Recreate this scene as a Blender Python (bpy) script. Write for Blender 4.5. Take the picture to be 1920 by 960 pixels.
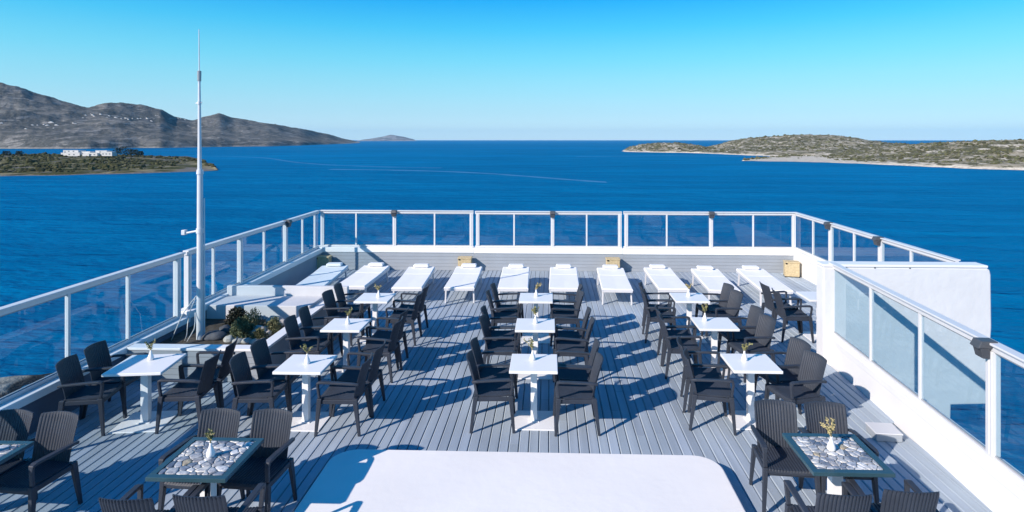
import bpy, bmesh, math, random
from mathutils import Vector, Matrix, noise
random.seed(7)
R = math.radians
for o in list(bpy.data.objects): bpy.data.objects.remove(o)
sc = bpy.context.scene
COL = sc.collection

# ------------------------------------------------------------ camera, sky, sun
F_PX, CX, HZ, CAM_Z, YAW = 1120.0, 990.0, 262.0, 3.6, R(2.0)
cam_d = bpy.data.cameras.new('camera'); cam = bpy.data.objects.new('camera', cam_d); COL.objects.link(cam)
cam_d.sensor_width = 36; cam_d.lens = F_PX/1920*36
cam_d.shift_x = -(CX-960)/1920; cam_d.shift_y = -(480-HZ)/1920
cam_d.clip_start = .05; cam_d.clip_end = 400000
cam.location = (0, 0, CAM_Z); cam.rotation_euler = (R(90), 0, YAW)
sc.camera = cam

SUN_EL, SUN_AZ = R(29.6), R(42)      # elevation; the azimuth shadows fall towards, from +X
w = bpy.data.worlds.new('World'); sc.world = w; w.use_nodes = True
nt = w.node_tree; nt.nodes.clear()
sky = nt.nodes.new('ShaderNodeTexSky'); sky.sky_type = 'NISHITA'; sky.sun_disc = False
sky.sun_elevation = SUN_EL
sky.sun_rotation = math.atan2(-math.cos(SUN_AZ), -math.sin(SUN_AZ))   # measured from +Y towards +X
sky.altitude = 0; sky.air_density = 1.0; sky.dust_density = 0.1; sky.ozone_density = 3.0
hs = nt.nodes.new('ShaderNodeHueSaturation'); hs.inputs['Hue'].default_value = .5
hs.inputs['Saturation'].default_value = 1.0; hs.inputs['Value'].default_value = 1.0
# clear, polarised-looking sky: deeper blue with height above the horizon
tcw = nt.nodes.new('ShaderNodeTexCoord'); sx = nt.nodes.new('ShaderNodeSeparateXYZ')
rw = nt.nodes.new('ShaderNodeValToRGB')
e = rw.color_ramp.elements
e[0].position = 0.0; e[0].color = (.42, .66, 1.2, 1)
e[1].position = 1; e[1].color = (.05, .62, 1.1, 1)
for p_, c_ in ((.055, (.52, .75, 1.0, 1)), (.099, (.50, .90, .97, 1)), (.143, (.36, 1.0, 1.02, 1)), (.186, (.17, 1.0, 1.1, 1)), (.228, (.09, .95, 1.2, 1)), (.45, (.04, .72, 1.2, 1))):
    q = e.new(p_); q.color = c_
mw = nt.nodes.new('ShaderNodeMix'); mw.data_type = 'RGBA'; mw.blend_type = 'MULTIPLY'; mw.inputs[0].default_value = 1
bg = nt.nodes.new('ShaderNodeBackground'); bg.inputs[1].default_value = .12
ow = nt.nodes.new('ShaderNodeOutputWorld')
nt.links.new(sky.outputs[0], hs.inputs['Color'])
nt.links.new(tcw.outputs['Generated'], sx.inputs[0]); nt.links.new(sx.outputs['Z'], rw.inputs[0])
nt.links.new(hs.outputs[0], mw.inputs[6]); nt.links.new(rw.outputs[0], mw.inputs[7])
rg = nt.nodes.new('ShaderNodeValToRGB'); e2 = rg.color_ramp.elements      # clear-air gradient, in units of the sky texture
GS = 1/(.12*1.32)
tgt = ((0, (.84, 1.12, 1.18)), (.02, (.73, 1.02, 1.09)), (.045, (.52, .88, 1.0)), (.08, (.37, .82, .99)), (.13, (.20, .74, 1.0)), (.18, (.075, .60, 1.0)), (.228, (.012, .42, .98)), (.45, (.006, .22, .62)), (1, (.006, .13, .40)))
e2[0].position = 0; e2[1].position = 1
for i_, (p_, c_) in enumerate(tgt):
    q = e2[0] if i_ == 0 else (e2[len(e2)-1] if i_ == len(tgt)-1 else e2.new(p_)); q.color = (*[k*.5 for k in c_], 1)
gm = nt.nodes.new('ShaderNodeVectorMath'); gm.operation = 'SCALE'; gm.inputs['Scale'].default_value = GS*2
nt.links.new(sx.outputs['Z'], rg.inputs[0]); nt.links.new(rg.outputs[0], gm.inputs[0])
mg = nt.nodes.new('ShaderNodeMix'); mg.data_type = 'RGBA'; mg.inputs[0].default_value = .7
nt.links.new(mw.outputs[2], mg.inputs[6]); nt.links.new(gm.outputs[0], mg.inputs[7])
nt.links.new(mg.outputs[2], bg.inputs[0]); nt.links.new(bg.outputs[0], ow.inputs[0])

sl = bpy.data.lights.new('sun', 'SUN'); sl.energy = 5.0; sl.angle = R(.5); sl.color = (1, .88, .78)
so = bpy.data.objects.new('sun', sl); COL.objects.link(so)
so.rotation_euler = Vector((math.cos(SUN_EL)*math.cos(SUN_AZ), math.cos(SUN_EL)*math.sin(SUN_AZ), -math.sin(SUN_EL))).to_track_quat('-Z', 'Y').to_euler()
so.location = (-20, -20, 30)
sc.view_settings.view_transform = 'Standard'; sc.view_settings.look = 'None'
sc.view_settings.exposure = 0.4; sc.view_settings.gamma = 1
sc.render.engine = 'CYCLES'

# ------------------------------------------------------------ helpers
cy, sy_ = math.cos(YAW), math.sin(YAW)
def at_t(u, v, t):
    a = (u-CX)/F_PX
    return Vector((t*(a*cy - sy_), t*(a*sy_ + cy), CAM_Z - (v-HZ)/F_PX*t))
def P(u, v, z=0.0):                       # where the line of sight meets the height z
    return at_t(u, v, (CAM_Z-z)*F_PX/(v-HZ))
def y_on_x(u, X):                         # depth along a wall at constant X
    a = (u-CX)/F_PX; t = X/(a*cy - sy_); return t*(a*sy_ + cy)
def x_on_y(u, Y):
    a = (u-CX)/F_PX; t = Y/(a*sy_ + cy); return t*(a*cy - sy_)

def mat(name, color=(.5, .5, .5), rough=.5, spec=.5, metal=0, bump=0, bscale=40, var=0, vscale=3, cola=None, colb=None, detail=4):
    m = bpy.data.materials.new(name); m.use_nodes = True
    n = m.node_tree.nodes; l = m.node_tree.links; b = n['Principled BSDF']
    b.inputs['Base Color'].default_value = (*color, 1); b.inputs['Roughness'].default_value = rough
    b.inputs['Specular IOR Level'].default_value = spec; b.inputs['Metallic'].default_value = metal
    tc = n.new('ShaderNodeTexCoord')
    if var:
        ns = n.new('ShaderNodeTexNoise'); ns.inputs['Scale'].default_value = vscale; ns.inputs['Detail'].default_value = detail
        l.new(tc.outputs['Object'], ns.inputs['Vector'])
        rp = n.new('ShaderNodeValToRGB'); rp.color_ramp.elements[0].position = .3; rp.color_ramp.elements[1].position = .7
        c0 = cola or tuple(c*(1-var) for c in color); c1 = colb or tuple(min(1, c*(1+var)) for c in color)
        rp.color_ramp.elements[0].color = (*c0, 1); rp.color_ramp.elements[1].color = (*c1, 1)
        l.new(ns.outputs['Fac'], rp.inputs[0]); l.new(rp.outputs[0], b.inputs['Base Color'])
    if bump:
        nb = n.new('ShaderNodeTexNoise'); nb.inputs['Scale'].default_value = bscale; nb.inputs['Detail'].default_value = 5
        l.new(tc.outputs['Object'], nb.inputs['Vector'])
        bp = n.new('ShaderNodeBump'); bp.inputs['Strength'].default_value = bump; bp.inputs['Distance'].default_value = .01
        l.new(nb.outputs['Fac'], bp.inputs['Height']); l.new(bp.outputs[0], b.inputs['Normal'])
    return m

M = {}
M['white'] = mat('white_paint', (.78, .79, .80), .35, .4, bump=.05, bscale=30, var=.03, vscale=2)
M['alu'] = mat('white_aluminium', (.62, .63, .65), .3, .5, var=.03, vscale=5)
M['plaster'] = mat('white_plaster', (.65, .66, .675), .8, .2, bump=.7, bscale=7, var=.04, vscale=1.3)
M['slab'] = mat('white_slab', (.82, .80, .775), .6, .25, bump=.25, bscale=9, var=.045, vscale=.9, detail=8)
M['siding'] = mat('grey_siding', (.30, .335, .375), .6, .3, var=.05, vscale=2)
M['chair'] = mat('charcoal_resin', (.031, .039, .056), .5, .35, bump=.15, bscale=120, var=.12, vscale=6)
M['teal'] = mat('teal_lacquer', (.030, .075, .100), .25, .5, var=.1, vscale=8)
M['bench'] = mat('grey_white_render', (.56, .58, .61), .7, .2, bump=.2, bscale=25, var=.04, vscale=2)
M['shade'] = mat('shade_darkened_wall', (.10, .13, .18), .7, .2, bump=.1, bscale=20, var=.06, vscale=2)  # near left parapet: its shade is put into a darker, bluer base colour
M['fabric'] = mat('white_sling', (.80, .81, .82), .8, .2, bump=.15, bscale=180, var=.02, vscale=4)
M['lamp'] = mat('dark_lamp_metal', (.06, .065, .075), .45, .5, var=.1, vscale=20)
M['lens'] = mat('lamp_lens', (.3, .32, .34), .2, .5)
M['wicker'] = mat('tan_wicker', (.50, .41, .25), .7, .2, bump=.6, bscale=60, var=.18, vscale=30)
M['rock'] = mat('pale_rock', (.44, .42, .39), .9, .1, bump=.8, bscale=10, var=.3, vscale=5)
M['darkrock'] = mat('dark_stone', (.10, .10, .11), .8, .2, bump=.6, bscale=12, var=.3, vscale=5)
M['soil'] = mat('soil', (.09, .075, .06), .95, .1, bump=.9, bscale=15, var=.35, vscale=9)
M['twig'] = mat('dry_twig', (.40, .35, .20), .8, .2)
M['leaf'] = mat('olive_leaf', (.22, .22, .09), .6, .3, var=.4, vscale=25)
M['bud'] = mat('dry_bloom', (.42, .36, .18), .8, .1, var=.3, vscale=60)
M['shrub'] = mat('grey_green_leaf', (.15, .16, .085), .7, .2, var=.5, vscale=9)
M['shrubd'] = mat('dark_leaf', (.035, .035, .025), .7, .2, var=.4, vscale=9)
M['ceramic'] = mat('white_ceramic', (.82, .83, .84), .2, .5, var=.01)
M['cable'] = mat('white_cable', (.6, .6, .6), .5, .3)
M['mast'] = mat('mast_paint', (.60, .62, .65), .4, .4, var=.06, vscale=3)
M['black'] = mat('black_plastic', (.02, .02, .022), .5, .4)
M['houses'] = mat('limewash', (.60, .60, .60), .8, .1)
M['window'] = mat('grey_window', (.22, .24, .26), .2, .5)

def glass_mat(name='clear_glass', tint=(.87, .93, .95)):
    m = bpy.data.materials.new(name); m.use_nodes = True
    n = m.node_tree.nodes; l = m.node_tree.links; n.clear()
    tr = n.new('ShaderNodeBsdfTransparent'); tr.inputs[0].default_value = (*tint, 1)
    gl = n.new('ShaderNodeBsdfGlossy'); gl.inputs['Roughness'].default_value = .0
    fr = n.new('ShaderNodeFresnel'); fr.inputs[0].default_value = 1.5
    mx = n.new('ShaderNodeMixShader'); out = n.new('ShaderNodeOutputMaterial')
    ge = n.new('ShaderNodeNewGeometry'); iv = n.new('ShaderNodeMath'); iv.operation = 'SUBTRACT'; iv.inputs[0].default_value = 1
    ml = n.new('ShaderNodeMath'); ml.operation = 'MULTIPLY'     # reflect at the outer surfaces only
    l.new(ge.outputs['Backfacing'], iv.inputs[1]); l.new(iv.outputs[0], ml.inputs[0]); l.new(fr.outputs[0], ml.inputs[1])
    l.new(ml.outputs[0], mx.inputs[0]); l.new(tr.outputs[0], mx.inputs[1]); l.new(gl.outputs[0], mx.inputs[2])
    # dried salt: a faint uneven film
    tc = n.new('ShaderNodeTexCoord'); ns = n.new('ShaderNodeTexNoise'); ns.inputs['Scale'].default_value = 3.5; ns.inputs['Detail'].default_value = 8; ns.inputs['Roughness'].default_value = .7
    mr = n.new('ShaderNodeMapRange'); mr.inputs[1].default_value = .4; mr.inputs[2].default_value = .8; mr.inputs[3].default_value = .0; mr.inputs[4].default_value = .018
    df = n.new('ShaderNodeBsdfDiffuse'); df.inputs[0].default_value = (.8, .82, .84, 1); ms_ = n.new('ShaderNodeMixShader')
    l.new(tc.outputs['Object'], ns.inputs['Vector']); l.new(ns.outputs['Fac'], mr.inputs[0]); l.new(mr.outputs[0], ms_.inputs[0])
    l.new(mx.outputs[0], ms_.inputs[1]); l.new(df.outputs[0], ms_.inputs[2])
    l.new(ms_.outputs[0], out.inputs[0]); return m
M['glass'] = glass_mat()

def deck_mat():
    m = mat('composite_deck', (.33, .345, .37), .62, .25, bump=.2, bscale=60)
    n = m.node_tree.nodes; l = m.node_tree.links; b = n['Principled BSDF']
    tc = n.new('ShaderNodeTexCoord'); mp = n.new('ShaderNodeMapping'); mp.inputs['Scale'].default_value = (9, .35, 1)
    ns = n.new('ShaderNodeTexNoise'); ns.inputs['Scale'].default_value = 1; ns.inputs['Detail'].default_value = 6
    ns2 = n.new('ShaderNodeTexNoise'); ns2.inputs['Scale'].default_value = .45; ns2.inputs['Detail'].default_value = 5
    at = n.new('ShaderNodeAttribute'); at.attribute_name = 'board'
    l.new(tc.outputs['Object'], mp.inputs[0]); l.new(mp.outputs[0], ns.inputs['Vector']); l.new(tc.outputs['Object'], ns2.inputs['Vector'])
    r = n.new('ShaderNodeValToRGB'); r.color_ramp.elements[0].position = .32; r.color_ramp.elements[1].position = .68
    r.color_ramp.elements[0].color = (.325, .39, .455, 1); r.color_ramp.elements[1].color = (.41, .485, .56, 1)
    r2 = n.new('ShaderNodeValToRGB'); r2.color_ramp.elements[0].position = .35; r2.color_ramp.elements[1].position = .7
    r2.color_ramp.elements[0].color = (.80, .80, .81, 1); r2.color_ramp.elements[1].color = (1.06, 1.06, 1.05, 1)
    m1 = n.new('ShaderNodeMix'); m1.data_type = 'RGBA'; m1.blend_type = 'MULTIPLY'; m1.inputs[0].default_value = 1
    m2 = n.new('ShaderNodeMix'); m2.data_type = 'RGBA'; m2.blend_type = 'MULTIPLY'; m2.inputs[0].default_value = 1
    l.new(ns.outputs['Fac'], r.inputs[0]); l.new(ns2.outputs['Fac'], r2.inputs[0])
    l.new(r.outputs[0], m1.inputs[6]); l.new(r2.outputs[0], m1.inputs[7])
    l.new(m1.outputs[2], m2.inputs[6]); l.new(at.outputs['Color'], m2.inputs[7]); l.new(m2.outputs[2], b.inputs['Base Color'])
    return m
M['deck'] = deck_mat()

def stone_mat():
    m = mat('pebble_stone', (.4, .4, .4), .3, .5, bump=.1, bscale=30)
    n = m.node_tree.nodes; l = m.node_tree.links; b = n['Principled BSDF']
    at = n.new('ShaderNodeAttribute'); at.attribute_name = 'board'
    tc = n.new('ShaderNodeTexCoord'); ns = n.new('ShaderNodeTexNoise'); ns.inputs['Scale'].default_value = 28; ns.inputs['Detail'].default_value = 5
    ns.inputs['Distortion'].default_value = 1.2
    r2 = n.new('ShaderNodeValToRGB'); r2.color_ramp.elements[0].position = .35; r2.color_ramp.elements[1].position = .65
    r2.color_ramp.elements[0].color = (.55, .58, .64, 1); r2.color_ramp.elements[1].color = (1.15, 1.15, 1.12, 1)
    m2 = n.new('ShaderNodeMix'); m2.data_type = 'RGBA'; m2.blend_type = 'MULTIPLY'; m2.inputs[0].default_value = 1
    l.new(tc.outputs['Object'], ns.inputs['Vector']); l.new(ns.outputs['Fac'], r2.inputs[0])
    l.new(at.outputs['Color'], m2.inputs[6]); l.new(r2.outputs[0], m2.inputs[7]); l.new(m2.outputs[2], b.inputs['Base Color'])
    return m
M['pebble'] = stone_mat()
M['grout'] = mat('dark_grout', (.035, .045, .06), .5, .4, var=.2, vscale=30)

def sea_mat():
    m = bpy.data.materials.new('sea_water'); m.use_nodes = True
    n = m.node_tree.nodes; l = m.node_tree.links; n.remove(n['Principled BSDF'])
    b = n.new('ShaderNodeBsdfDiffuse'); gl = n.new('ShaderNodeBsdfGlossy'); gl.inputs['Roughness'].default_value = .25; gl.inputs['Color'].default_value = (.10, .62, 1, 1)
    fr = n.new('ShaderNodeFresnel'); fr.inputs[0].default_value = 1.33; fm = n.new('ShaderNodeMath'); fm.operation = 'MULTIPLY'; fm.inputs[1].default_value = .42
    mxs = n.new('ShaderNodeMixShader'); l.new(fr.outputs[0], fm.inputs[0]); l.new(fm.outputs[0], mxs.inputs[0]); l.new(b.outputs[0], mxs.inputs[1]); l.new(gl.outputs[0], mxs.inputs[2])
    l.new(mxs.outputs[0], n['Material Output'].inputs[0])
    tc = n.new('ShaderNodeTexCoord')
    def nz(scale, rot, sx_, det, dist=0):
        mp = n.new('ShaderNodeMapping'); mp.inputs['Rotation'].default_value = (0, 0, R(rot)); mp.inputs['Scale'].default_value = (scale*sx_, scale, scale)
        k = n.new('ShaderNodeTexNoise'); k.inputs['Scale'].default_value = 1; k.inputs['Detail'].default_value = det; k.inputs['Distortion'].default_value = dist
        l.new(tc.outputs['Object'], mp.inputs[0]); l.new(mp.outputs[0], k.inputs['Vector']); return k.outputs['Fac']
    a = nz(.16, 12, .35, 4, .4); c = nz(.9, -8, .45, 3); big = nz(.004, 20, .35, 5, .6)
    mid = nz(.05, 10, .25, 4, .3)
    ad = n.new('ShaderNodeMath'); ad.operation = 'MULTIPLY_ADD'; ad.inputs[1].default_value = .25; l.new(c, ad.inputs[0]); l.new(a, ad.inputs[2])
    bp = n.new('ShaderNodeBump'); bp.inputs['Strength'].default_value = 1.0; bp.inputs['Distance'].default_value = 2.9
    l.new(ad.outputs[0], bp.inputs['Height']); l.new(bp.outputs[0], b.inputs['Normal']); l.new(bp.outputs[0], gl.inputs['Normal']); l.new(bp.outputs[0], fr.inputs['Normal'])
    r = n.new('ShaderNodeValToRGB'); r.color_ramp.elements[0].position = .35; r.color_ramp.elements[1].position = .7
    r.color_ramp.elements[0].color = (.0, .105, .245, 1); r.color_ramp.elements[1].color = (.0, .148, .325, 1)
    l.new(big, r.inputs[0])
    r3 = n.new('ShaderNodeValToRGB'); r3.color_ramp.elements[0].position = .4; r3.color_ramp.elements[1].position = .65
    r3.color_ramp.elements[0].color = (.84, .86, .88, 1); r3.color_ramp.elements[1].color = (1.22, 1.14, 1.1, 1)
    l.new(mid, r3.inputs[0])
    m3 = n.new('ShaderNodeMix'); m3.data_type = 'RGBA'; m3.blend_type = 'MULTIPLY'; m3.inputs[0].default_value = 1
    l.new(r.outputs[0], m3.inputs[6]); l.new(r3.outputs[0], m3.inputs[7]); 
    # long pale slick drifting across the bay
    sp = n.new('ShaderNodeSeparateXYZ'); l.new(tc.outputs['Object'], sp.inputs[0])
    def math_(op, a_, b_=None, c_=None):
        q = n.new('ShaderNodeMath'); q.operation = op
        for i_, v_ in enumerate((a_, b_, c_)):
            if v_ is None: continue
            if isinstance(v_, (int, float)): q.inputs[i_].default_value = v_
            else: l.new(v_, q.inputs[i_])
        return q.outputs[0]
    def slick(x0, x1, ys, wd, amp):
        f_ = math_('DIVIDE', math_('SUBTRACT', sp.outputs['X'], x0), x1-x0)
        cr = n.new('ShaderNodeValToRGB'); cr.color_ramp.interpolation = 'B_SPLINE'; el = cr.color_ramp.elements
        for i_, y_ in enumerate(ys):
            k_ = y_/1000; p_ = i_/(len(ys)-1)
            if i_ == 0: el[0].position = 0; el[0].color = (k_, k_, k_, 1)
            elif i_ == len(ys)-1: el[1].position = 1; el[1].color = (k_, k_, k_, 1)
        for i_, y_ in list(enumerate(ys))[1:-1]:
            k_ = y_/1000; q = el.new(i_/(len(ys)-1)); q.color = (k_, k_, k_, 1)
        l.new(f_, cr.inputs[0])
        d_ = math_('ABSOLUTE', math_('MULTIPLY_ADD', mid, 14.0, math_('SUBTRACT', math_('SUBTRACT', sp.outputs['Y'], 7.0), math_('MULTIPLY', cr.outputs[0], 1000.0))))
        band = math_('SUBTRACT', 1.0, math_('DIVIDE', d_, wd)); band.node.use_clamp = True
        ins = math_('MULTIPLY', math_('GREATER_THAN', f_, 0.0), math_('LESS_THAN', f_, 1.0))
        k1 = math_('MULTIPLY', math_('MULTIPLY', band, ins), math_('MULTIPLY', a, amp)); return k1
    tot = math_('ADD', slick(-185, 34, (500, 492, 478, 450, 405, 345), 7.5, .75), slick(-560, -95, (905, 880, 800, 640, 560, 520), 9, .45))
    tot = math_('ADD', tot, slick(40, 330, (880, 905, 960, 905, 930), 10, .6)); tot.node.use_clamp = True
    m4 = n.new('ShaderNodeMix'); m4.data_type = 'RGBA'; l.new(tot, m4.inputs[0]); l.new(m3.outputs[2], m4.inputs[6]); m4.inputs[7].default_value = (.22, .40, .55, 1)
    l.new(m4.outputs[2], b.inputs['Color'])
    return m
M['sea'] = sea_mat()

SEA = CAM_Z - 25.0
def land_mat(name, scrub, earth, rock, shore_h, sc1, sc2, cover=.5, far=False):
    m = bpy.data.materials.new(name); m.use_nodes = True
    n = m.node_tree.nodes; l = m.node_tree.links; b = n['Principled BSDF']
    b.inputs['Roughness'].default_value = .95; b.inputs['Specular IOR Level'].default_value = .05
    g = n.new('ShaderNodeNewGeometry'); sp = n.new('ShaderNodeSeparateXYZ'); l.new(g.outputs['Position'], sp.inputs[0])
    def nz(scale, det=6, dist=0, st=(1, 1, 1)):
        mp = n.new('ShaderNodeMapping'); mp.inputs['Scale'].default_value = tuple(scale*q for q in st)
        k = n.new('ShaderNodeTexNoise'); k.inputs['Scale'].default_value = 1; k.inputs['Detail'].default_value = det
        k.inputs['Roughness'].default_value = .65; k.inputs['Distortion'].default_value = dist
        l.new(g.outputs['Position'], mp.inputs[0]); l.new(mp.outputs[0], k.inputs['Vector']); return k.outputs['Fac']
    def ramp(fac, p0, p1, c0, c1):
        r = n.new('ShaderNodeValToRGB'); r.color_ramp.elements[0].position = p0; r.color_ramp.elements[1].position = p1
        r.color_ramp.elements[0].color = (*c0, 1); r.color_ramp.elements[1].color = (*c1, 1); l.new(fac, r.inputs[0]); return r.outputs[0]
    def mixc(f, a, c):
        x = n.new('ShaderNodeMix'); x.data_type = 'RGBA'; l.new(f, x.inputs[0]); l.new(a, x.inputs[6]); l.new(c, x.inputs[7]); return x.outputs[2]
    n1 = nz(sc1, 8, .5); n2 = nz(sc2, 4); n3 = nz(sc1*.15, 4, .3); n4 = nz(sc1*1.3, 6, 1.0, (1, .35, 3))
    scr = ramp(n2, .3, .7, tuple(c*.55 for c in scrub), tuple(c*1.35 for c in scrub))
    ear = ramp(n2, .3, .7, tuple(c*.75 for c in earth), tuple(c*1.2 for c in earth))
    add = n.new('ShaderNodeMath'); add.operation = 'MULTIPLY_ADD'; l.new(n3, add.inputs[0]); add.inputs[1].default_value = .6; l.new(n1, add.inputs[2])
    f = ramp(add.outputs[0], .72+cover*.12, .80+cover*.14, (0, 0, 0), (1, 1, 1))
    base = mixc(f, scr, ear)
    rk = ramp(n2, .3, .7, tuple(c*.7 for c in rock), tuple(c*1.15 for c in rock))
    f2 = ramp(n4, .55, .61, (0, 0, 0), (1, 1, 1)); base = mixc(f2, base, rk)
    # shore rock: by height above the water
    hh = n.new('ShaderNodeMath'); hh.operation = 'MULTIPLY_ADD'; l.new(sp.outputs['Z'], hh.inputs[0]); hh.inputs[1].default_value = 1/shore_h; hh.inputs[2].default_value = -SEA/shore_h
    h2 = n.new('ShaderNodeMath'); h2.operation = 'MULTIPLY_ADD'; l.new(n1, h2.inputs[0]); h2.inputs[1].default_value = -1.6; l.new(hh.outputs[0], h2.inputs[2])
    f3 = ramp(h2.outputs[0], .05, .35, (1, 1, 1), (0, 0, 0)); base = mixc(f3, base, rk)
    f4 = ramp(hh.outputs[0], .06, .1, (1, 1, 1), (0, 0, 0))
    dk = n.new('ShaderNodeRGB'); dk.outputs[0].default_value = (.05, .05, .05, 1); base = mixc(f4, base, dk.outputs[0])
    l.new(base, b.inputs['Base Color'])
    bp = n.new('ShaderNodeBump'); bp.inputs['Strength'].default_value = .9; bp.inputs['Distance'].default_value = 1/sc2*.35
    l.new(n2, bp.inputs['Height']); l.new(bp.outputs[0], b.inputs['Normal'])
    return m

class MB:
    def __init__(s): s.v = []; s.f = []; s.col = []
    def add(s, vs, fs, col=None):
        o = len(s.v); s.v += [tuple(q) for q in vs]; s.f += [tuple(i+o for i in f) for f in fs]; s.col += [col or (1, 1, 1)]*len(vs)
    def hexa(s, p): s.add(p, [(3, 2, 1, 0), (4, 5, 6, 7), (0, 1, 5, 4), (1, 2, 6, 5), (2, 3, 7, 6), (3, 0, 4, 7)]); return s
    def box(s, x0, y0, z0, x1, y1, z1): return s.hexa([(x0, y0, z0), (x1, y0, z0), (x1, y1, z0), (x0, y1, z0), (x0, y0, z1), (x1, y0, z1), (x1, y1, z1), (x0, y1, z1)])
    def taper(s, c0, a0, b0, c1, a1, b1):     # box between two horizontal rectangles
        p = []
        for (c, a, b) in ((c0, a0, b0), (c1, a1, b1)):
            p += [(c[0]-a, c[1]-b, c[2]), (c[0]+a, c[1]-b, c[2]), (c[0]+a, c[1]+b, c[2]), (c[0]-a, c[1]+b, c[2])]
        return s.hexa(p)
    def bar(s, A, B, wd, h):                  # horizontal-ish bar A->B, wd across, h tall, A/B at the underside centre line
        A = Vector(A); B = Vector(B); d = (B-A); d.z = 0; d.normalize(); q = Vector((-d.y, d.x, 0))*wd/2; u = Vector((0, 0, h))
        return s.hexa([A-q, B-q, B+q, A+q, A-q+u, B-q+u, B+q+u, A+q+u])
    def tube(s, pts, rad, n=8):
        pts = [Vector(p) for p in pts]; rad = rad if isinstance(rad, (list, tuple)) else [rad]*len(pts)
        vs = []; fs = []
        for i, p in enumerate(pts):
            d = (pts[min(i+1, len(pts)-1)] - pts[max(i-1, 0)]).normalized()
            a = d.orthogonal().normalized() if abs(d.z) < .99 else Vector((1, 0, 0)); a = (a - d*a.dot(d)).normalized(); b = d.cross(a)
            for k in range(n):
                an = 2*math.pi*k/n; vs.append(p + (a*math.cos(an)+b*math.sin(an))*rad[i])
        for i in range(len(pts)-1):
            for k in range(n): fs.append((i*n+k, i*n+(k+1) % n, (i+1)*n+(k+1) % n, (i+1)*n+k))
        fs.append(tuple(range(n))[::-1]); fs.append(tuple((len(pts)-1)*n+k for k in range(n))); s.add(vs, fs); return s
    def lathe(s, prof, n=20, c=(0, 0, 0)):
        vs = []; fs = []
        for (r, z) in prof:
            for k in range(n): a = 2*math.pi*k/n; vs.append((c[0]+r*math.cos(a), c[1]+r*math.sin(a), c[2]+z))
        for i in range(len(prof)-1):
            for k in range(n): fs.append((i*n+k, i*n+(k+1) % n, (i+1)*n+(k+1) % n, (i+1)*n+k))
        s.add(vs, fs); return s
    def build(s, name, m, parent=None, bevel=0, smooth=False, loc=(0, 0, 0)):
        me = bpy.data.meshes.new(name); me.from_pydata(s.v, [], s.f); me.materials.append(m)
        if any(c != (1, 1, 1) for c in s.col) or name == 'deck':
            at = me.color_attributes.new('board', 'FLOAT_COLOR', 'POINT')
            for i, c in enumerate(s.col): at.data[i].color = (*c, 1)
        me.update()
        if smooth:
            for p in me.polygons: p.use_smooth = True
        o = bpy.data.objects.new(name, me); COL.objects.link(o); o.location = loc
        if parent: o.parent = parent
        if bevel:
            b = o.modifiers.new('bevel', 'BEVEL'); b.width = bevel; b.segments = 2; b.limit_method = 'ANGLE'; b.angle_limit = R(40)
        return o
def tag(o, label=None, cat=None, group=None, kind=None):
    if label: o['label'] = label
    if cat: o['category'] = cat
    if group: o['group'] = group
    if kind: o['kind'] = kind
    return o
def empty(name, loc=(0, 0, 0), rz=0):
    o = bpy.data.objects.new(name, None); COL.objects.link(o); o.location = loc; o.rotation_euler = (0, 0, rz); o.empty_display_size = .2; return o
def copy_tree(o, parent=None):
    kids = list(o.children); c = o.copy(); COL.objects.link(c)
    c.parent = parent
    for k in kids: copy_tree(k, c)
    return c

# ------------------------------------------------------------ sea and land
m = MB(); rings = [0, 30, 80, 200, 500, 1200, 3000, 8000, 16000, 30000]; n = 48
vs = [(0, 0, SEA)]; fs = []
for r_ in rings[1:]:
    for k in range(n): a = 2*math.pi*k/n; vs.append((r_*math.cos(a), r_*math.sin(a), SEA))
for k in range(n): fs.append((0, 1+k, 1+(k+1) % n))
for i in range(len(rings)-2):
    for k in range(n): fs.append((1+i*n+k, 1+(i+1)*n+k, 1+(i+1)*n+(k+1) % n, 1+i*n+(k+1) % n))
m.add(vs, fs); tag(m.build('sea', M['sea']), kind='structure')

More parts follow.
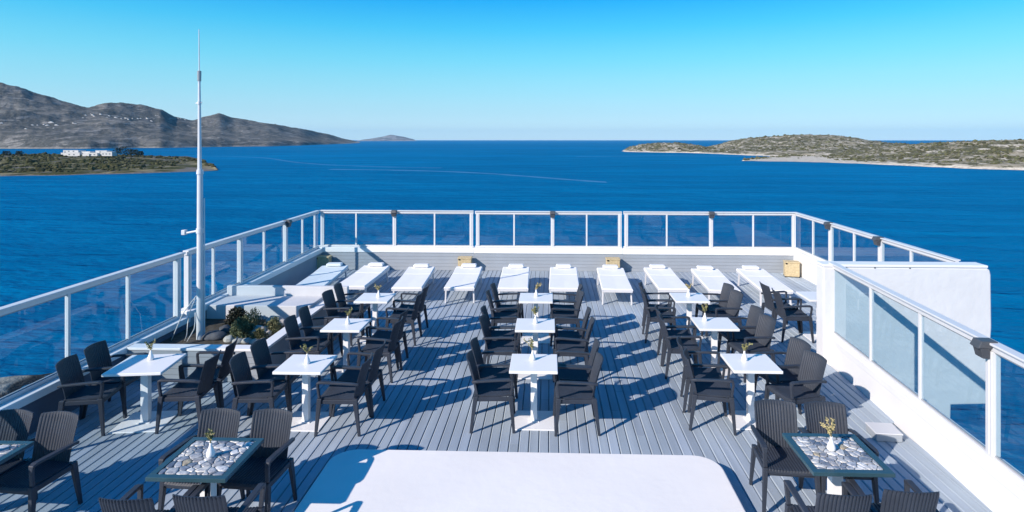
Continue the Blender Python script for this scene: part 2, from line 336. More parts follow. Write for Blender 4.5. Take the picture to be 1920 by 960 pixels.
def interp(tab, u, j):
    if u <= tab[0][0]: return tab[0][j]
    for a, b in zip(tab, tab[1:]):
        if u <= b[0]:
            k = (u-a[0])/(b[0]-a[0]); k = k*k*(3-2*k)*.4 + k*.6; return a[j]*(1-k)+b[j]*k
    return tab[-1][j]
def land(name, tab, m_, du, rows, ratio, ridge=.5, na=.25, ns=1/300., cliff=.12, small=0.0):
    """tab: (direction, shoreline, skyline) as seen from the terrace; the land between gets its real distance and height"""
    us = []; u = tab[0][0]
    while u <= tab[-1][0]: us.append(u); u += du
    vs = []; fs = []; pts = []
    for iu, u in enumerate(us):
        vsh = interp(tab, u, 1); vt = interp(tab, u, 2)
        t0 = 25*F_PX/(vsh-HZ); t1 = t0*ratio; tr = t0+(t1-t0)*ridge
        if vt > HZ: tr = max(t0*1.01, min(tr, .93*25*F_PX/(vt-HZ))); t1 = t0+(tr-t0)/ridge
        H = CAM_Z + (HZ-vt)*tr/F_PX - SEA
        edge = min(1, (u-tab[0][0]+.5)/(du*1.5), (tab[-1][0]-u+.5)/(du*1.5)); edge = max(edge, 0)
        for r in range(rows+1):
            s = r/rows; t = t0+(t1-t0)*s
            if s < ridge:
                k = s/ridge; h = cliff*min(1, k/.06) + (1-cliff)*(k*(1.55-.55*k) if k < 1 else 1)
                h = min(h, k*t/tr+.12*min(1, k/.06)) if k > .0 else 0
            else: k = (1-s)/(1-ridge); h = math.sin(k*math.pi/2)
            p = at_t(u, HZ, t)
            nz = noise.fractal(Vector((p.x*ns, p.y*ns, 3.3)), 1.0, 2.1, 5)
            rg = 1-abs(noise.noise(Vector((p.x*ns*1.4+5, p.y*ns*.9, 9))))*2
            mask = math.sin(min(1, s/ridge)*math.pi)**.7 if s < ridge else .1
            mask = max(mask, 0)
            z = h*H*(1 - na*mask*(.6 - .5*nz - .45*rg)) + small*H*.06*noise.fractal(Vector((p.x*ns*9, p.y*ns*9, 0)), 1, 2, 4)*min(1, s*8)*(1 if s < ridge*1.2 else 0)
            # keep every slope below the skyline
            if s < ridge: z = min(z, (CAM_Z + (HZ-vt)*t/F_PX - SEA)*1.0 if vt < HZ else z)
            z = z*edge if 0 < r < rows else -2
            if z < .12: z = -2
            jt = 1 + (noise.noise(Vector((p.x*ns*3, p.y*ns*3, 7)))*.012 if r < 4 else 0)
            vs.append((p.x*jt, p.y*jt, SEA+z))
    nr = rows+1
    for i in range(len(us)-1):
        for r in range(rows): fs.append((i*nr+r, (i+1)*nr+r, (i+1)*nr+r+1, i*nr+r+1))
    mm = MB(); mm.add(vs, fs); o = mm.build(name, m_, smooth=True); tag(o, kind='structure')
    def sample(u, s):
        i = min(max((u-us[0])/du, 0), len(us)-1.001); r = min(max(s*rows, 0), rows-.001)
        i0, r0 = int(i), int(r); a, b = i-i0, r-r0
        g = lambda x, y: Vector(vs[x*nr+y])
        return g(i0, r0)*(1-a)*(1-b)+g(i0+1, r0)*a*(1-b)+g(i0, r0+1)*(1-a)*b+g(i0+1, r0+1)*a*b
    return sample

LM_far = land_mat('far_hill_ground', (.095, .100, .095), (.155, .155, .145), (.24, .235, .22), 4, 1/70., 1/14., .45)
LM_left = land_mat('near_point_ground', (.055, .060, .022), (.22, .20, .12), (.17, .165, .155), .55, 1/22., 1/3., .5)
LM_right = land_mat('island_ground', (.105, .105, .062), (.32, .29, .22), (.56, .52, .44), 1.9, 1/16., 1/4., .45)

hills_tab = [(-420, 280, 150), (-200, 279.5, 138), (-60, 279, 146), (0, 279, 155), (40, 279, 163), (80, 279, 178), (120, 279, 190), (163, 279, 200), (195, 278.5, 192), (225, 278, 189), (262, 277.5, 194), (300, 277.5, 204), (330, 277, 219), (362, 276.5, 225), (385, 276, 219), (410, 275.5, 212), (440, 275, 221), (500, 274.5, 231), (560, 273, 240), (610, 271, 250), (650, 269.5, 261), (676, 268, 266.5)]
hill_s = land('hills', hills_tab, LM_far, 3, 70, 1.9, .6, .42, 1/520., .04, .5)
farisl = [(668, 264.6, 263.6), (690, 264.5, 260.5), (712, 264.4, 257), (733, 264.3, 252.5), (755, 264.3, 256), (772, 264.3, 260), (782, 264.3, 263.8)]
LM_fi = land_mat('distant_island_ground', (.16, .17, .18), (.26, .26, .26), (.4, .4, .4), 9, 1/200., 1/60., .5)
land('island', farisl, LM_fi, 3, 24, 1.25, .5, .2, 1/900., .05)
point_tab = [(-260, 336, 288), (-100, 334, 287), (0, 331.5, 291), (60, 330.5, 290), (110, 330, 289.5), (200, 328, 291), (250, 326.5, 292), (300, 325, 294), (345, 323.5, 296.5), (375, 322, 301), (395, 320.5, 309), (411, 319.5, 317.5)]
point_s = land('headland', point_tab, LM_left, 3, 50, 2.0, .62, .5, 1/80., .12, 1.2)
isA = [(1166, 284.5, 282.5), (1180, 285, 276), (1205, 285.5, 270), (1240, 286, 267.5), (1270, 286.5, 268), (1300, 287, 271), (1330, 288, 277), (1360, 289, 281), (1400, 290.5, 284), (1440, 291.5, 286)]
islA_s = land('island', isA, LM_right, 3, 40, 1.22, .5, .3, 1/90., .15, 1.0)
isM = [(1290, 287, 285), (1315, 288, 278), (1340, 289, 272), (1375, 290.5, 263), (1410, 292, 258), (1450, 293, 254.5), (1500, 294, 252.5), (1560, 295, 253.5), (1600, 296, 257.5), (1640, 297, 264), (1680, 298, 269), (1720, 299, 271), (1780, 299, 273), (1860, 299, 275)]
islM_s = land('island', isM, LM_right, 4, 50, 1.9, .6, .4, 1/110., .06, 1.0)
isB = [(1388, 302, 300), (1420, 302.5, 296), (1470, 303.5, 292), (1540, 305, 288), (1600, 307, 283), (1660, 309.5, 276), (1710, 312, 271), (1760, 314, 267), (1810, 316.5, 264.5), (1870, 318.5, 262.5), (1930, 319.5, 261), (2050, 321, 260), (2250, 324, 262)]
islB_s = land('island', isB, LM_right, 4, 56, 1.75, .62, .45, 1/75., .13, 1.0)

# scrub: uncountable low bushes spread over the near land
def scrub(name, spots, m_, label):
    mm = MB()
    ico = bmesh.new(); bmesh.ops.create_icosphere(ico, subdivisions=1, radius=1)
    iv = [v.co.copy() for v in ico.verts]; fi = [tuple(v.index for v in f.verts) for f in ico.faces]; ico.free()
    for (p, r) in spots:
        sx2, sy2, sz2 = r*random.uniform(.7, 1.3), r*random.uniform(.7, 1.3), r*random.uniform(.45, .8)
        a = random.uniform(0, 6.3); ca, sa = math.cos(a), math.sin(a); g = random.uniform(.55, 1.5)
        vv = []
        for q in iv:
            k = random.uniform(.7, 1.25); x, y = q.x*sx2*k, q.y*sy2*k
            vv.append((p.x+x*ca-y*sa, p.y+x*sa+y*ca, p.z+q.z*sz2*k+sz2*.3))
        mm.add(vv, fi, (g, g*random.uniform(.95, 1.05), g*random.uniform(.85, 1.1)))
    o = mm.build(name, m_); tag(o, label, 'scrub', kind='stuff')
def scrub_mat(name, c):
    m_ = mat(name, c, .9, .1)
    n_ = m_.node_tree.nodes; l_ = m_.node_tree.links; at = n_.new('ShaderNodeAttribute'); at.attribute_name = 'board'
    x = n_.new('ShaderNodeMix'); x.data_type = 'RGBA'; x.blend_type = 'MULTIPLY'; x.inputs[0].default_value = 1; x.inputs[6].default_value = (*c, 1)
    l_.new(at.outputs['Color'], x.inputs[7]); l_.new(x.outputs[2], n_['Principled BSDF'].inputs['Base Color']); return m_
SM1 = scrub_mat('headland_scrub', (.058, .060, .030)); SM2 = scrub_mat('island_scrub', (.095, .097, .055))
def spots(s, u0, u1, cnt, smin, smax, r0, r1, thr, fr):
    out = []
    while len(out) < cnt:
        u = random.uniform(u0, u1-6); k = random.uniform(smin, smax); p = s(u, k)
        if p.z < SEA+1.2: 
            if random.random() > .02: continue
        q = noise.fractal(Vector((p.x*fr, p.y*fr, 1)), 1, 2, 3)
        if q < thr + random.uniform(-.25, .25): continue
        out.append((p, random.uniform(r0, r1)*(1 if random.random() < .85 else 1.7)))
    return out
scrub('scrub', spots(point_s, -120, 408, 2300, .06, .68, .6, 1.7, -.05, 1/30.), SM1, 'dark green scrub covering the low headland on the left')
sp_ = spots(islB_s, 1395, 1990, 2300, .05, .68, .5, 1.7, -.02, 1/28.) + spots(islM_s, 1320, 1760, 1500, .09, .66, .7, 2.1, -.02, 1/34.) + spots(islA_s, 1175, 1420, 500, .1, .6, .9, 2.0, -.1, 1/30.)
scrub('scrub', sp_, SM2, 'olive scrub dotted over the rocky island on the right')

# white houses scattered on the far hills
hp = [(95, 233), (70, 235), (60, 238), (82, 234), (100, 241), (105, 235), (88, 236), (140, 232), (137, 233), (155, 222), (170, 214), (173, 217), (188, 216), (204, 219), (215, 221), (227, 223), (240, 224), (248, 224), (263, 223), (275, 223), (283, 229), (292, 218), (296, 217), (333, 222), (338, 223), (346, 225), (378, 238), (258, 225), (235, 222), (176, 219), (48, 243), (2, 234), (200, 220), (160, 217)]
hb = MB().box(-6, -4, 0, 6, 4, 5); hb.box(-2, -4.2, 5, 5.5, 3.5, 7.6); hb.box(6, -3, 0, 10, 3, 3.2)
h0 = None
for (u, v) in hp:
    s = 0.08; best = None; k = .05
    while k < .6:
        p = hill_s(u, k); tt = p.x*-sy_+p.y*cy; vv = HZ+(CAM_Z-p.z)*F_PX/tt
        if vv <= v: break
        k += .01
    if h0 is None: h0 = hb.build('house', M['houses']); o = h0
    else: o = h0.copy(); COL.objects.link(o)
    o.location = p + Vector((0, 0, -1)); o.rotation_euler = (0, 0, random.uniform(-.4, .4)); g = random.uniform(.3, .58); o.scale = (g*random.uniform(.8, 1.8), g, g)
    tag(o, 'tiny white flat roofed house scattered on the far left hillside', 'house', 'white houses on the far hills')

# white villa complex on the headland
t_v = 25*F_PX/(330-HZ)*1.55
vb = at_t(165, 291, t_v); vb.z = at_t(165, 292.5, t_v).z
villa = empty('building', vb, R(2)); tag(villa, 'long white low building complex on the green headland', 'building')
m = MB()
for (x0, x1, y0, y1, h_) in ((-29, -22, 0, 8, 3.2), (-25, -9, -2, 9, 6.0), (-20, -6, -4, 0, 3.6), (-9, 2, 0, 10, 4.6), (2, 12, -3, 7, 3.4), (8, 20, 0, 9, 5.6), (16, 27, -2, 6, 4.4), (-3, 4, -4, 0, 2.4)):
    m.box(x0, y0, 0, x1, y1, h_); m.box(x0-.15, y0-.15, h_, x1+.15, y0+.1, h_+.35)
m.build('wall', M['houses'], villa)
for (x, y, z) in ((-23, -2.03, 3.6), (-19, -2.03, 4.4), (-14, -2.03, 4.4), (-12, -4.03, 1), (-17, -4.03, 1), (-6, -.03, 1.8), (5, -3.03, .9), (9, -3.03, .9), (13, -.03, 3.7), (17.5, -2.03, 1.6), (21, -2.03, 1.6), (24.5, -2.03, 1.6), (-26.5, -.03, 1)):
    MB().box(x-.9, y-.02, z, x+.9, y+.02, z+1.3).build('window', M['window'], villa)
TM = scrub_mat('headland_tree', (.040, .046, .026))
def far_tree(u, v, h_, wd, lab):
    t = t_v*random.uniform(.98, 1.05); b = at_t(u, v, t); r = empty('tree', b); tag(r, lab, 'tree', 'trees beside the white building')
    MB().tube([(0, 0, -1), (.2, 0, h_*.3), (0, .2, h_*.6)], [.35, .28, .15], 6).build('trunk', M['soil'], r)
    mm = MB()
    for k in range(240):
        a = random.uniform(0, 6.3); rr = wd*random.random()**.5; z = h_*random.uniform(.22, 1)
        rr *= (1-.55*abs(z/h_-.55)*1.6); c = Vector((rr*math.cos(a), rr*math.sin(a), z)); q = random.uniform(.35, .8); g = random.uniform(.5, 1.4)
        d1 = Vector((random.uniform(-1, 1), random.uniform(-1, 1), random.uniform(-1, 1))).normalized(); d2 = d1.orthogonal().normalized()
        mm.add([c-d1*q, c-d2*q*.6, c+d1*q, c+d2*q*.6], [(0, 1, 2, 3)], (g, g, g))
    mm.build('crown', TM, r)
for (u, v, h_, wd, lab) in ((220, 291.5, 8, 4, 'dark rounded tree touching the right end of the white building'), (232, 292, 9.5, 4.5, 'taller dark tree second to the right of the white building'), (244, 292.5, 8, 4, 'dark tree third to the right of the white building'), (254, 293, 7, 3.6, 'low dark tree fourth to the right of the white building'), (264, 293, 5.5, 3, 'small dark tree furthest right of the white building'), (36, 292, 5, 4, 'dark tree left of the white building, nearer to it'), (12, 293, 5.5, 4.5, 'dark tree at the far left edge of the headland')):
    far_tree(u, v, h_, wd, lab)

# the rocky shore under the terrace
LM_home = land_mat('shore_ground', (.06, .06, .035), (.30, .27, .21), (.45, .42, .37), 6, 1/6., 1/1.2, .6)
m = MB(); vs = []; fs = []; nx, ny = 110, 90
for j in range(ny+1):
    for i in range(nx+1):
        x = -95+i*150/nx; y = -45+j*110/ny
        dx = max(abs(x+3.5)-11, 0); dy = max(abs(y-4)-17, 0); d = math.hypot(dx, dy)
        prom = math.exp(-((x+58)**2+(y-56)**2)/80.)
        z = -8.2 - d*1.35; z = max(z, SEA-3); z = max(z, SEA-3+prom*4.6)
        if d > 0: z += (.9+.8*min(1, prom*2))*noise.fractal(Vector((x*.16, y*.16, 0)), 1, 2, 4)*min(1, d/4)
        vs.append((x, y, z))
for j in range(ny):
    for i in range(nx): a = j*(nx+1)+i; fs.append((a, a+1, a+nx+2, a+nx+1))
m.add(vs, fs); tag(m.build('ground', LM_home, smooth=True), kind='structure')

# ------------------------------------------------------------ the terrace
XL, XR, YB = -6.32, 6.62, 16.42        # inner faces of the left, right and seaward parapets
NA, NB = Vector((4.53, 9.8, 0)), Vector((4.02, 1.5, 0))   # inner foot of the near right parapet
m = MB(); pitch = .118; x = XL-.05
random.seed(3)
while x < XR+.02:
    ya = 1.5 if x < 3.95 else (max(1.5, 9.8-(4.53-x-pitch+.08)/.51*8.3) if x < 4.42 else 9.95)
    g = random.uniform(.93, 1.05); c = (g, g, g*random.uniform(.99, 1.02))
    prof = [(0, -.02), (.001, -.009), (.011, 0), (.016, .0012), (.022, 0), (.106, 0), (.110, -.004), (.111, -.02)]
    k = len(prof); y0 = ya; y1 = ya+random.uniform(1.0, 4.2)
    while y0 < YB:
        y1 = min(y1, YB+.02) if y1 < YB-.6 else YB+.02
        g = random.uniform(.90, 1.07); c = (g, g, g*random.uniform(.985, 1.02))
        vs = [(x+a, y0, b) for a, b in prof] + [(x+a, y1, b) for a, b in prof]
        m.add(vs, [(i, i+1, k+i+1, k+i) for i in range(k-1)]+[tuple(range(k))[::-1]] , c)
        y0 = y1+.004; y1 = y0+4.2
    x += pitch
m.add([(XL-.1, 1.5, -.022), (4.1, 1.5, -.022), (4.5, 9.9, -.022), (XR+.05, 9.9, -.022), (XR+.05, YB+.05, -.022), (XL-.1, YB+.05, -.022)], [(0, 1, 2, 5), (2, 3, 4, 5)], (.25, .25, .25))
dk = m.build('deck', M['deck']); tag(dk, kind='structure')

m = MB().box(-6.6, 1.4, -9, 4.1, 16.7, -.05)
m.box(4.101, 10.05, -9, 6.5, 16.7, -.05)
o = m.build('building', M['plaster']); tag(o, 'white plastered storey of the building carrying the terrace deck', 'building')

# white plaster wall stepping out beyond the near right railing
pw = empty('plaster_wall', (5.6, 9.9, 0)); tag(pw, 'tall white rough plaster wall right of the terrace, above the sea', 'wall')
m = MB(); m.v = []
gx, gz = 40, 30; vs = []; fs = []
X0, X1 = 4.42-5.6, 7.05-5.6
def face(Yl):
    vs2 = []
    for j in range(gz+1):
        for i in range(gx+1):
            fx = i/gx; zz = -8+(1.555+8)*j/gz if j < gz else 1.555
            vs2.append((X0+(X1-X0)*fx, Yl, zz))
    return vs2
prof = [(X0, 1.55), (X1-.06, 1.55), (X1-.015, 1.52), (X1, 1.44), (X1+.01, .6), (X1-.04, -.1), (X1-.05, -.62), (X1-.62, -.64), (X1-.64, -1.4), (X1-.63, -8), (X0, -8)]
f0 = [(a, -.12, b) for a, b in prof]; f1 = [(a, .15, b) for a, b in prof]; k = len(prof)
m.add(f0+f1, [tuple(range(k)), tuple(range(2*k-1, k-1, -1))] + [(i, k+i, k+(i+1) % k, (i+1) % k) for i in range(k)])
m.build('wall', M['plaster'], pw, bevel=.02)
m = MB(); m.box(X0-.006, -.128, 1.553, X1-.05, .158, 1.592); m.build('coping', M['white'], pw, bevel=.008)
m = MB()
for q in (.35, .8, 1.35): m.box(X0+q, -.128, 1.536, X0+q+.02, -.1215, 1.551)
m.build('clip', M['lamp'], pw)

def parapet(name, label, A, B, inner, th, z1, coping, m_=None, siding=False, zbase=-.04):
    """wall whose inner face runs A->B; the body lies on the side of `inner` (a unit vector pointing outwards)"""
    A = Vector(A); B = Vector(B); n_ = Vector(inner)
    r = empty(name, ((A.x+B.x)/2, (A.y+B.y)/2, 0)); o_ = Vector(r.location); tag(r, label, 'wall')
    a, b = A-o_, B-o_
    m = MB(); zz = z1-coping
    m.hexa([(*(a.xy), zbase), (*(b.xy), zbase), (*((b+n_*th).xy), zbase), (*((a+n_*th).xy), zbase), (*(a.xy), zz), (*(b.xy), zz), (*((b+n_*th).xy), zz), (*((a+n_*th).xy), zz)])
    m.build('wall', m_ or M['white'], r)
    m = MB(); e_ = -n_*.03; p1 = a+e_; p2 = b+e_; p3 = b+n_*(th+.02); p4 = a+n_*(th+.02)
    m.hexa([(*(q.xy), zz+.001) for q in (p1, p2, p3, p4)]+[(*(q.xy), z1) for q in (p1, p2, p3, p4)])
    m.build('coping', M['white'], r, bevel=.008)
    if siding:
        m = MB(); L = (b-a).length; d = (b-a).normalized(); z = 0.0; k = 0
        nrow = 5; hh = (zz-.012)/nrow
        for k in range(nrow):
            z0 = .003+k*hh; q = -n_*.018; q2 = -n_*.003
            m.hexa([(*((a+q).xy), z0), (*((b+q).xy), z0), (*((b+q2).xy), z0), (*((a+q2).xy), z0), (*((a+q*.75).xy), z0+hh-.005), (*((b+q*.75).xy), z0+hh-.005), (*((b+q2).xy), z0+hh-.005), (*((a+q2).xy), z0+hh-.005)])
        m.build('cladding', M['siding'], r)
    return r
xa, xb = x_on_y(889, YB), x_on_y(1168, YB)
parapet('parapet_wall', 'grey clad white topped parapet on the seaward side, left third', (XL-.23, YB, 0), (xa-.002, YB, 0), (0, 1, 0), .26, .61, .13, siding=True)
parapet('parapet_wall', 'grey clad white topped parapet on the seaward side, middle third', (xa, YB, 0), (xb-.002, YB, 0), (0, 1, 0), .26, .615, .145, siding=True)
parapet('parapet_wall', 'grey clad white topped parapet on the seaward side, right third', (xb, YB, 0), (XR+.24, YB, 0), (0, 1, 0), .26, .62, .155, siding=True)
ym = y_on_x(344, XL-.1)
parapet('parapet_wall', 'shaded parapet on the left side, far stretch behind the mast', (XL, ym+.002, 0), (XL, YB-.003, 0), (-1, 0, 0), .24, .58, .12, M['siding'])
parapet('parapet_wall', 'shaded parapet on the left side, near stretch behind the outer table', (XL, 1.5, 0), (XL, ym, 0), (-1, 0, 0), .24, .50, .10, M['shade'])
parapet('parapet_wall', 'sunlit white parapet in the far right corner of the terrace', (XR, 10.052, 0), (XR, YB-.003, 0), (1, 0, 0), .24, .62, .14)
dn = (NB-NA).normalized(); nn = Vector((-dn.y, dn.x, 0)); nn = nn if nn.x > 0 else -nn
parapet('parapet_wall', 'long sunlit white parapet along the near right edge', NA-dn*.2, NB, nn, .16, .455, .10)

def railing(label, A, B, posts, z0, z1, lights=(), side=1, bot=.045, glass='glass'):
    """posts: list of (position vector, thick?)"""
    A = Vector(A); B = Vector(B); d = (B-A).normalized(); q = Vector((-d.y, d.x, 0))
    r = empty('glass_railing', (A.x, A.y, 0)); tag(r, label, 'railing', 'glass railings around the terrace'); o_ = r.location.copy(); o_.z = 0
    a, b = A-o_, B-o_; L = (b-a).length
    MB().bar((a.x, a.y, z0), (b.x, b.y, z0), .07, bot).build('bottom_rail', M['alu'], r, bevel=.006)
    m = MB(); m.bar((a.x, a.y, z1-.085), (b.x, b.y, z1-.085), .055, .06); m.bar((a.x, a.y, z1-.024), (b.x, b.y, z1-.024), .11, .024)
    m.build('top_rail', M['alu'], r, bevel=.006)
    ps = sorted([(max(0, min(L, (Vector(p)-A).dot(d))), th) for p, th in posts])
    edges = []
    for (s_, th) in ps:
        c = a+d*s_; wd = .095 if th else .042; dp = .085 if th else .05
        m = MB(); p1 = c-d*wd/2; p2 = c+d*wd/2
        m.hexa([(*(p1-q*dp/2).xy, z0+bot), (*(p2-q*dp/2).xy, z0+bot), (*(p2+q*dp/2).xy, z0+bot), (*(p1+q*dp/2).xy, z0+bot), (*(p1-q*dp/2).xy, z1-.086), (*(p2-q*dp/2).xy, z1-.086), (*(p2+q*dp/2).xy, z1-.086), (*(p1+q*dp/2).xy, z1-.086)])
        if th:
            e1 = c-d*.012; e2 = c+d*.012; k_ = dp/2+.006
            m.hexa([(*(e1-q*k_).xy, z0+bot), (*(e2-q*k_).xy, z0+bot), (*(e2+q*k_).xy, z0+bot), (*(e1+q*k_).xy, z0+bot), (*(e1-q*k_).xy, z1-.087), (*(e2-q*k_).xy, z1-.087), (*(e2+q*k_).xy, z1-.087), (*(e1+q*k_).xy, z1-.087)])
        m.build('post', M['alu'], r, bevel=.004); edges.append((s_, wd/2))
    ed = [(0, 0)]+edges+[(L, 0)]
    for (s1, w1), (s2, w2) in zip(ed, ed[1:]):
        if s2-w2-(s1+w1) < .12: continue
        p1 = a+d*(s1+w1); p2 = a+d*(s2-w2)
        MB().bar((p1.x, p1.y, z0+bot), (p2.x, p2.y, z0+bot), .008, z1-.086-z0-bot).build('glass_pane', M[glass], r)
        for (zz, hh) in ((z0+bot+.001, .012), (z1-.1, .012)): MB().bar((p1.x, p1.y, zz), (p2.x, p2.y, zz), .024, hh).build('gasket', M['lens'], r)
    for p in lights:
        s_ = (Vector(p)-A).dot(d); c = a+d*s_ + q*side*.075
        m = MB(); u_ = q*side
        pts = lambda z, w2, i1, i2: [(*(c-d*w2+u_*i1).xy, z), (*(c+d*w2+u_*i1).xy, z), (*(c+d*w2+u_*i2).xy, z), (*(c-d*w2+u_*i2).xy, z)]
        m.hexa(pts(z1-.16, .062, -.03, .035)+pts(z1-.06, .066, -.03, .06)); m.hexa(pts(z1-.058, .072, -.11, .085)+pts(z1+.012, .066, -.10, .05))
        l_ = m.build('post_light', M['lamp'], r, bevel=.006)
        MB().hexa(pts(z1-.063, .05, .062, .078)+pts(z1-.0605, .05, .062, .080)).build('lens', M['lens'], l_)
    return r
yr = YB+.12
vx = lambda u: Vector((x_on_y(u, yr), yr, 0))
railing('glass railing on the seaward side, left third, next to the left corner', vx(601), vx(888), [(vx(601+4), 1), (vx(668), 0), (vx(740), 1), (vx(815), 0), (vx(884), 1)], .612, 1.63, [vx(740)], side=-1)
railing('glass railing on the seaward side, middle third', vx(891), vx(1166), [(vx(896), 1), (vx(964), 0), (vx(1036), 1), (vx(1100), 0), (vx(1162), 1)], .617, 1.62, [vx(1036)], side=-1)
railing('glass railing on the seaward side, right third', vx(1169), vx(1495), [(vx(1174), 1), (vx(1250), 0), (vx(1333), 1), (vx(1412), 0), (vx(1488), 1)], .622, 1.625, [vx(1333)], side=-1)
xl = XL-.12; vy = lambda u: Vector((xl, y_on_x(u, xl), 0))
railing('glass railing on the left side, far stretch running to the sea corner', vy(348), Vector((xl, yr-.06, 0)), [(vy(352), 1), (vy(400), 0), (vy(450), 1), (vy(495), 0), (vy(535), 1), (vy(567), 0), (vy(590), 0)], .582, 1.63, [vy(535)], side=-1)
railing('glass railing on the left side, near stretch beside the outer table', Vector((xl, 1.6, 0)), vy(343), [(Vector((xl, 1.65, 0)), 1), (Vector((xl, 3.2, 0)), 0), (Vector((xl, 4.7, 0)), 1), (Vector((xl, 5.9, 0)), 0), (vy(127), 0), (vy(240), 0), (vy(332), 1)], .502, 1.62, side=-1)
xr = XR+.12; vz = lambda u: Vector((xr, y_on_x(u, xr), 0))
railing('glass railing in the far right corner, running back from the sea side', Vector((xr, 10.1, 0)), Vector((xr, yr-.06, 0)), [(Vector((xr, 10.15, 0)), 1), (vz(1709), 0), (vz(1652), 1), (vz(1602), 0), (vz(1558), 1), (vz(1525), 0)], .622, 1.62, [vz(1652), vz(1558)], side=1)
ro = nn*.07
def on_near(u):      # point of the near right railing seen in direction u
    a = (u-CX)/F_PX; dx, dy = a*cy-sy_, a*sy_+cy; A0 = NA+ro
    k = (A0.x*dy-A0.y*dx)/(dn.y*dx-dn.x*dy); return A0+dn*k
railing('glass railing along the near right parapet, in front of the plaster wall', on_near(1560), NB+ro, [(on_near(1560)+dn*.05, 1), (on_near(1634), 0), (on_near(1727), 0), (on_near(1862), 1), (on_near(2050), 0), (on_near(2350), 1)],   .457, 1.61, [on_near(1858)], side=-1)

# low white slab in the foreground
def rounded_rect(x0, y0, x1, y1, r, n=10):
    pts = []
    for (cx_, cy_, a0) in ((x1-r, y1-r, 0), (x0+r, y1-r, 90), (x0+r, y0+r, 180), (x1-r, y0+r, 270)):
        for k in range(n+1): a = R(a0+90*k/n); pts.append((cx_+r*math.cos(a), cy_+r*math.sin(a)))
    return pts
pr = rounded_rect(-2.1, -2.5, 2.1, 2.5, .28); k = len(pr); m = MB()
m.add([(x, y, 0) for x, y in pr]+[(x, y, .15) for x, y in pr], [tuple(range(k))[::-1], tuple(range(k, 2*k))]+[(i, (i+1) % k, k+(i+1) % k, k+i) for i in range(k)])
o = m.build('platform', M['slab'], bevel=.015, loc=(-.27, 4.10, .001)); tag(o, 'low white platform with rounded corners in the foreground', 'platform')

